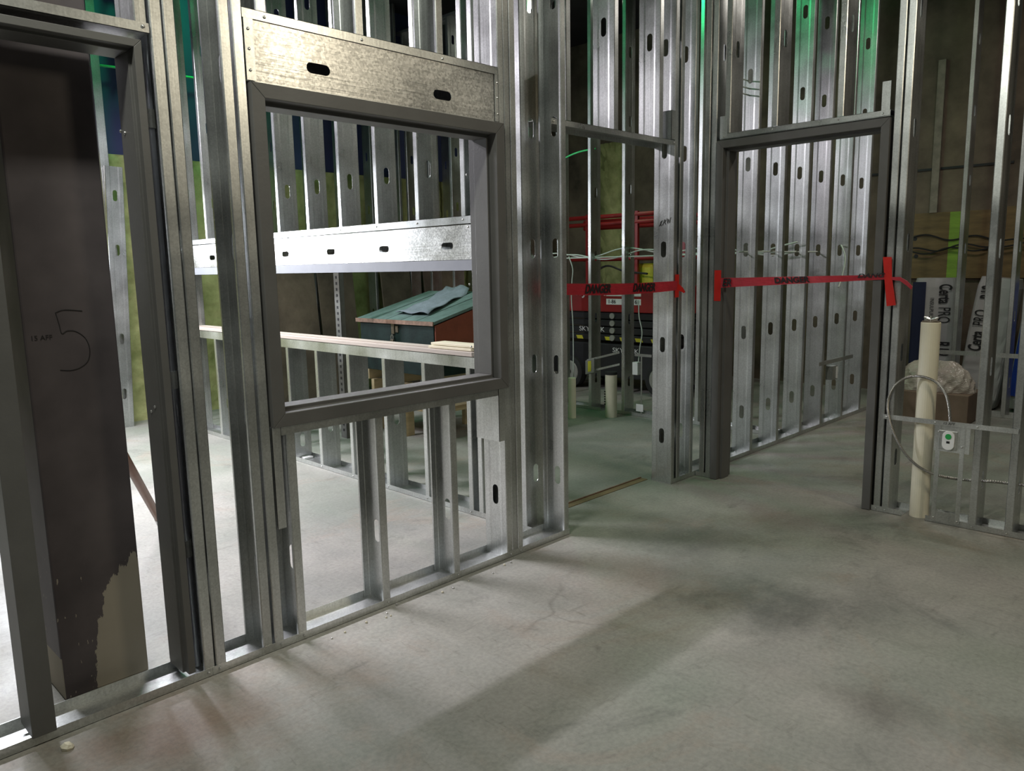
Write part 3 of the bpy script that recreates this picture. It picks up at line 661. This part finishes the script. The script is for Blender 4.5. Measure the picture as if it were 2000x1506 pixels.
# ------------------------------------------------------------------ left room contents
po = thing('wooden_pole', 'brown round pole leaning low behind the painted column', 'pole')
a = Vector((1.59, 4.33, .012)); b = Vector((.95, 2.95+.20, .93))
MB().tube([a+(b-a)*.12, b], .0205, 12).build('shaft', 'pole', po, smooth=True)
MB().tube([a, a+(b-a)*.06, a+(b-a)*.125], [.020, .024, .022], 12).build('taped_end', 'tape_grey', po)
ls = stud(None, 'x', 0, 0, 0, 2.40, name='loose_stud', fl=.034, flip=True, kos=(.32, .835, 1.65, 2.14)); tag(ls, 'loose galvanized stud leaning upright against the green foam wall', 'stud')
ls.rotation_mode = 'ZYX'; ls.location = (2.456, 7.615, .004); ls.rotation_euler = (0, math.radians(2.6), -math.pi/2)
ts = stud(wb, 'x', 2.62, 7.66, 0, CEIL-.01, name='stud', flip=True, fl=.075)

for k in range(12): stud(wb, 'x', 3.86+.406*k, 7.64, 0, CEIL-.01, m='galv_dull', fl=.034)
for k, (x0, x1, h_, lab) in enumerate(((4.05, 4.62, 1.62, 'leftmost dark brown board leaning at the back wall'), (4.66, 5.12, 1.70, 'second dark brown board leaning at the back wall, left of the green gap'), (5.52, 5.95, 1.66, 'third dark brown board leaning at the back wall, right of the green gap'), (6.17, 6.75, 1.62, 'rightmost dark brown board leaning at the back wall'))):
    o = MB().prism([(7.45, .003), (7.47, .003), (7.63, h_), (7.61, h_)], x0, x1, axis=0).build('leaning_board', 'brown_wall', None); tag(o, lab, 'board')

# ------------------------------------------------------------------ room behind the counter: painted tool chest on stand
ch = thing('tool_chest', 'old dark green wooden chest with sloping lid and red end', 'chest', (3.98, 4.78, .555))
CH_W, CH_D = 1.03, .80
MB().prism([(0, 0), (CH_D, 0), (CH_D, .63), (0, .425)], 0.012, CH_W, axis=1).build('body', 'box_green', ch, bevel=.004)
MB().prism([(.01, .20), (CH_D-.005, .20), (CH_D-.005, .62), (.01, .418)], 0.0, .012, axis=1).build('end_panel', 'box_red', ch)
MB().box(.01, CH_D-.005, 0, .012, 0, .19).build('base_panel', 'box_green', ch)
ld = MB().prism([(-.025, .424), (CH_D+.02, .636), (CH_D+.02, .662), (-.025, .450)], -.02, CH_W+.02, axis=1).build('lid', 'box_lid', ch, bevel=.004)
for k in range(1, 5):
    y = k*CH_W/5; MB().prism([(-.02, .4505), (CH_D+.015, .6625), (CH_D+.015, .6640), (-.02, .4520)], y-.003, y+.003, axis=1).build('board_joint', 'box_green', ld)
MB().box(-.034, -.024, -.02, CH_W+.02, .418, .452).build('edge_strip', 'box_edge', ld)
hs = MB().box(-.012, 0, .52, .56, .33, .42).build('hasp', 'brass', ch); MB().box(-.010, 0, .47, .505, .345, .40).build('staple_plate', 'brass', ch)
pd = MB().box(-.034, -.014, .515, .555, .245, .285).build('padlock', 'brass', ch, bevel=.005)
MB().tube(arc_pts([(-.024, .522, .285), (-.024, .522, .31), (-.024, .535, .325), (-.024, .548, .31), (-.024, .548, .285)], 4), .004, 6).build('shackle', 'screw', pd)
# rag lying folded down the lid
rg = MB(); rows = []
for i in range(15):
    t = i/14; row = []
    for j in range(9):
        u = j/8; x = .10+.66*t; y = .47+.06*t+(u-.5)*(.44-.12*t)-.30*(.6-t)*.3
        row.append((3.98+x, 4.78+y, .555+.450+.2539*x+.026+.012*math.sin(u*9+t*5)+.010*math.sin(t*13+u*3)+(.03 if t > .93 else 0)))
    rows.append(row)
rg.grid(rows); rag = rg.build('rag', 'cloth', None, smooth=True, solid=.006); tag(rag, 'grey blue rag folded over the chest lid', 'rag')
# saw-horse style stand
sh = thing('chest_stand', 'rough timber stand under the dark green chest', 'stand', (3.98, 4.78, 0))
for y in (.08, .52, .95): MB().box(.0, .80, y-.02, y+.02, .465, .553).build('bearer', 'wood', sh)
for x in (.06, .74):
    for y in (.14, .46, .90): MB().box(x-.045, x+.045, y-.02, y+.02, 0, .463).build('leg', 'wood', sh)
MB().box(.10, .72, .12, .94, .22, .24).build('shelf', 'wood', sh)
o = MB().box(4.20, 4.55, 4.98, 5.25, .242, .30).build('timber_offcut', 'wood_cream', None, bevel=.003); tag(o, 'pale board offcut lying on the stand shelf', 'board')
# boards on the counter sill
for k, (y0, y1, dx, z, lab) in enumerate(((3.22, 3.60, 0, .9585, 'cream board offcut lowest of the two on the counter'), (3.20, 3.585, .008, .9765, 'cream board offcut lying on top of another on the counter'))):
    o = MB().box(2.945+dx, 3.055+dx, y0, y1, z, z+.015).build('board_offcut', 'wood_cream', None, bevel=.002); tag(o, lab, 'board')
# slotted strut
st_ = thing('slotted_strut', 'upright grey slotted strut left of the green chest', 'strut', (3.62, 5.56, 0))
mb = MB(); mb.box(-.002, .041, -.003, .0, 0, 1.66); mb.box(-.002, .0, -.003, .082, 0, 1.66); mb.box(-.002, .041, .079, .082, 0, 1.66); mb.build('channel', 'strut', st_)
sl = MB()
for k in range(31): sl.box(-.0045, -.0035, .030, .050, .06+k*.05, .082+k*.05)
o = sl.build('slots', 'ink', st_); o['kind'] = 'stuff'
# tiny debris on the tracks
for (x, y, lab) in ((3.0, 5.19, 'small white scrap lying on the far counter wall track'), (3.02, 4.06, 'pale screw strip lying on the counter wall track')):
    o = MB().prism([(x-.03, y-.03), (x+.05, y-.02), (x+.04, y+.03), (x-.02, y+.035)], .004, .018).build('scrap', 'white', None); tag(o, lab, 'scrap')
rock = MB()
for (x, y, r, lab) in ((.575, 2.50, .018, 'crumb of plaster on the floor by the left frame'), (1.30, 1.335, .016, 'crumb of plaster on the open floor in the foreground')):
    q = MB(); q.tube([(x, y, 0), (x, y, .008), (x+.004, y, .016), (x+.006, y, .020)], [r, r*1.1, r*.7, r*.2], 7); o = q.build('crumb', 'debris', None); tag(o, lab, 'crumb')
# loose screws and chips swept against the window wall
random.seed(3); k = 0
for i in range(14):
    x = random.uniform(1.5, 2.75); y = YA-random.uniform(.02, .09); r = random.uniform(.003, .006)
    q = MB(); q.tube([(0, 0, 0), (r*.2, 0, r*.8), (r*.3, 0, r*1.3)], [r, r, r*.4], 6)
    o = q.build('debris_chip', 'debris' if i % 2 else 'screw', None, loc=(x, y, 0)); tag(o, 'tiny loose chip on the floor along the window wall', 'debris', 'chips along the window wall')
# threshold strip in the floor of the taped opening
th = MB().box(3.08, 4.21, 2.885, 2.935, 0.0005, .003).build('threshold_strip', 'thresh', None); tag(th, 'thin brown threshold strip on the floor of the taped opening', 'strip')
o = MB().box(3.08, 4.21, 2.936, 2.944, .0005, .009).build('threshold_edge', 'box_edge', None); tag(o, 'dark raised edge along the brown threshold strip', 'strip')

# ------------------------------------------------------------------ scissor lift beyond the far studs
lf = thing('scissor_lift', 'red and black scissor lift parked behind the far studs', 'lift', (7.0, 4.35, 0))
LY = 1.95
MB().box(.02, .76, 0.05, LY-.05, .16, .545).build('chassis', 'lift_black', lf, bevel=.015)
def wheel(x, y):
    w = MB().tube([(x-.055, y, .19), (x-.05, y, .19), (x+.05, y, .19), (x+.055, y, .19)], [.165, .19, .19, .165], 28).build('wheel', 'rubber', lf)
    MB().tube([(x-.062, y, .19), (x-.054, y, .19)], [.125, .135], 24).build('hub', 'hub', w); MB().tube([(x-.068, y, .19), (x-.06, y, .19)], .035, 12).build('hub_cap', 'lift_black', w)
for x in (.02, .74):
    for y in (.28, 1.55): wheel(x, y)
for k in range(4):
    z = .575+k*.083
    a_ = MB().box(.03, .09, .06, LY-.06, z, z+.072).build('scissor_arm', 'lift_black', lf, bevel=.008); MB().box(.67, .73, .06, LY-.06, z, z+.072).build('scissor_arm', 'lift_black', lf, bevel=.008)
    MB().tube([(.012, .955, z+.036), (.03, .955, z+.036)], .034, 16).build('pivot', 'hub', a_)
for k in range(9): 
    y = .12+k*.21; MB().prism([(y, .582), (y+.09, .582), (y+.11, .622), (y+.02, .622)], .0275, .0295, axis=0).build('hazard_stripe', 'yellow', lf)
text(lf, 'SKYJACK', .075, basis((.026, 1.255, .70), (0, -1, 0), (0, 0, 1)), 'white', sx=1.25)
text(lf, 'SKYJACK', .072, basis((.018, .77, .475), (0, -1, 0), (0, 0, 1)), 'white', sx=1.25)
MB().box(.0, .78, 0, LY, .905, 1.185).build('platform', 'lift_red', lf, bevel=.01)
text(lf, 'SKYJACK', .13, basis((-.002, 1.32, 1.13), (0, -1, 0), (0, 0, 1)), 'white', shear=.15, sx=1.1, bold=.002)
dc = MB().box(-.004, 0, .55, 1.02, .99, 1.055).build('number_plate', 'white', lf); text(dc, '1-86', .06, basis((-.005, .94, 1.022), (0, -1, 0), (0, 0, 1)), 'ink', bold=.001); text(dc, '61', .06, basis((-.005, .60, 1.022), (0, -1, 0), (0, 0, 1)), 'ink', bold=.001)
MB().box(-.004, 0, .55, 1.02, 1.085, 1.175).build('sticker', 'white', lf)
for y in (0.03, .62, .66, 1.3, 1.9): MB().box(.0, .035, y-.018, y+.018, 1.18, 2.0).build('post', 'lift_red', lf)
for y in (.03, 1.9): MB().box(.74, .775, y-.018, y+.018, 1.18, 2.0).build('post', 'lift_red', lf)
for z in (1.965, 1.885, 1.50):
    MB().tube([(.018, .0, z), (.018, LY, z)], .024, 10).build('rail', 'lift_red', lf, smooth=True); MB().tube([(.757, .0, z), (.757, LY, z)], .024, 10).build('rail', 'lift_red', lf, smooth=True)
MB().box(.05, .30, .05, .42, 1.28, 1.62).build('control_box', 'lift_black', lf, bevel=.02)
o = MB().box(7.08, 7.30, 4.80, 5.10, 1.187, 1.44).build('yellow_bundle', 'yellow', None, bevel=.04); tag(o, 'yellow wrapped bundle on the lift platform', 'bundle')
o = MB().tube(arc_pts([(6.97, 5.6, 1.30), (6.97, 5.35, 1.42), (6.97, 5.1, 1.36), (6.97, 4.8, 1.33)], 6), .012, 6).build('hose', 'black_cable', None); tag(o, 'black hose drooping along the lift rail', 'hose')

# ------------------------------------------------------------------ storage beyond the doorway wall
wh = struct('wall_storage', 'far stud row in front of the stored insulation bags', 'wall')
XH = 7.95
track(wh, 'y', -1.5, 2.62, XH, 0, m='galv_dull'); track(wh, 'y', -1.5, 2.62, XH, TOP, up=False, m='galv_dull', name='top_track')
for y in (2.52, 2.05, 1.62, 1.20, .80, .40, 0.0): stud(wh, 'y', XH+WEB, y, .002, TOP-.004, m='galv_dull')
MB().box(XH-.004, XH-.001, 1.40, 2.18, .545, .585).build('bracket_bar', 'galv_dull', wh)
pw = thing('plywood_board', 'brown plywood backboard fixed to the far wall left part', 'board', (8.86, 0, 0)); MB().box(0, .018, 2.02, 2.80, 1.23, 1.90).build('sheet', 'ply', pw)
MB().box(-.001, .0, 2.28, 2.42, 1.232, 1.898).build('lime_band', 'ply_lime', pw)
for (y, z) in ((2.74, 1.64), (2.72, 1.46)): MB().tube([(-.002, y, z), (0, y, z)], .022, 10).build('dark_knot', 'ink', pw)
pw2 = thing('plywood_board', 'brown plywood backboard with lime band at the right edge', 'board', (8.86, 0, 0)); MB().box(0, .018, .60, 2.00, 1.23, 1.92).build('sheet', 'ply', pw2)
for y0, y1 in ((1.55, 1.72), (.95, 1.30)): MB().box(-.001, .0, y0, y1, 1.232, 1.918).build('lime_band', 'ply_lime', pw2)
for k, (y0, y1, z0, z1) in enumerate(((2.75, 2.05, 1.66, 1.62), (2.75, 2.05, 1.52, 1.56), (2.75, 2.05, 1.50, 1.53), (2.0, .7, 1.55, 1.66), (2.0, .7, 1.60, 1.52))):
    pts = [(8.848-.018*k, y0+(y1-y0)*i/12, z0+(z1-z0)*i/12+.025*math.sin(i*.8+k*1.4)) for i in range(13)]
    o = MB().tube(arc_pts(pts, 2), .008, 6).build('cable', 'black_cable', None); tag(o, ('highest dark cable on the left plywood board', 'middle dark cable on the left plywood board', 'lowest dark cable on the left plywood board', 'dark cable rising to the right on the right plywood board', 'dark cable falling to the right on the right plywood board')[k], 'cable', 'cables across the plywood')
def bag(label, loc, tilt, w, d, h, words, up_=True, name='insulation_bag', dark=None):
    t = thing(name, label, 'bag', loc); t.rotation_euler = (math.radians(tilt), 0, 0)
    mb = MB(); rows = []
    n1 = 14
    for j in range(n1+1):
        z = h*j/n1; pin = .90+.10*math.sin(math.pi*min(1, max(0, j/n1)))**.4 if 0 < j < n1 else .86
        row = []
        for i in range(20):
            a = 2*math.pi*i/20; ca, sa = math.cos(a), math.sin(a); e = .35
            row.append((d/2*math.copysign(abs(ca)**e, ca)*pin+random.uniform(-.004, .004), w/2*math.copysign(abs(sa)**e, sa)*pin, z))
        row.append(row[0]); rows.append(row)
    mb.grid(rows); i = len(mb.v); mb.f.append(tuple(range(i-21, i-1))); mb.f.append(tuple(range(0, 20))[::-1])
    mb.build('body', 'bag', t, smooth=False)
    if dark: MB().box(-d/2-.004, -d/2-.001, dark[0], dark[1], .10*h, .97*h).build('printed_band', dark[2], t)
    for (s_, size, y, z, col, b_) in words:
        ux, uy = ((0, 0, -1), (0, -1, 0)) if not up_ else ((0, 0, 1), (0, 1, 0))
        text(t, s_, size, basis((-d/2-.005, y, z), ux, uy), col, bold=b_, sx=.52 if size > .06 else .8)
    return t
bag('upright white insulation bag with dark stripe, behind the cream pipe', (8.42, 2.36, .004), 0, .42, .30, 1.24, [('Certa', .155, -.10, 1.09, 'ink', .004), ('PRO', .155, -.10, .885, 'ink', 0), ('INSULPURE', .050, .01, .95, 'ink', 0), ('R19', .17, -.10, .56, 'ink', .004)], up_=False, dark=(.07, .19, 'bag_navy'))
bag('white insulation bag leaning in the middle of the far storage', (8.40, 1.945, .03), 6, .36, .28, 1.22, [('Certa', .155, .08, .62, 'ink', .004), ('PRO', .155, .08, .84, 'ink', 0), ('R19', .15, .06, 1.08, 'ink', .004)])
bag('blue printed insulation bag rightmost in the far storage', (8.40, 1.53, .03), 5, .34, .28, 1.22, [('PRO', .11, .0, .95, 'white', .002)], dark=(-.15, .15, 'bag_blue'))
o = MB().box(7.38, 7.84, 1.78, 2.42, .003, .26).build('carton', 'carton', None, bevel=.006); tag(o, 'low brown carton under the crumpled plastic', 'box')
def heap(label, cx, cy_, rx, ry, h, seed, base=.004):
    rnd = random.Random(seed); mb = MB(); rows = []
    ph = [rnd.uniform(0, 6) for _ in range(6)]
    J, I = 22, 60
    for j in range(J+1):
        t = j/J; row = []
        for i in range(I+1):
            a = 2*math.pi*(i % I)/I
            k = math.cos(t*math.pi/2)**.55*(1+.12*math.sin(3*a+ph[0]+t*2)+.08*abs(math.sin(5*a+ph[1]+t*6))-.05*abs(math.sin(9*a-t*9+ph[3])))
            hz = math.sin(t*math.pi/2)*(1+.14*math.sin(2*a+ph[2]))*(1-.10*abs(math.sin(4*a+ph[4]+t*8)))
            row.append((cx+rx*k*math.cos(a), cy_+ry*k*math.sin(a), base+h*hz))
        rows.append(row)
    mb.grid(rows); mb.f.append(tuple(range(I))[::-1]); o = mb.build('plastic_bundle', 'plastic', None); return tag(o, label, 'bundle')
heap('crumpled clear plastic bundle low behind the cream pipe', 7.61, 2.10, .20, .29, .24, 1, .262)
heap('larger crumpled plastic bundle at the right edge in storage', 8.44, .78, .26, .36, .80, 2)
o = MB().box(8.24, 8.62, 1.14, 1.26, .004, 1.22).build('navy_bag', 'bag_navy', None, bevel=.03); tag(o, 'narrow navy bag standing between storage bags and plastic', 'bag')
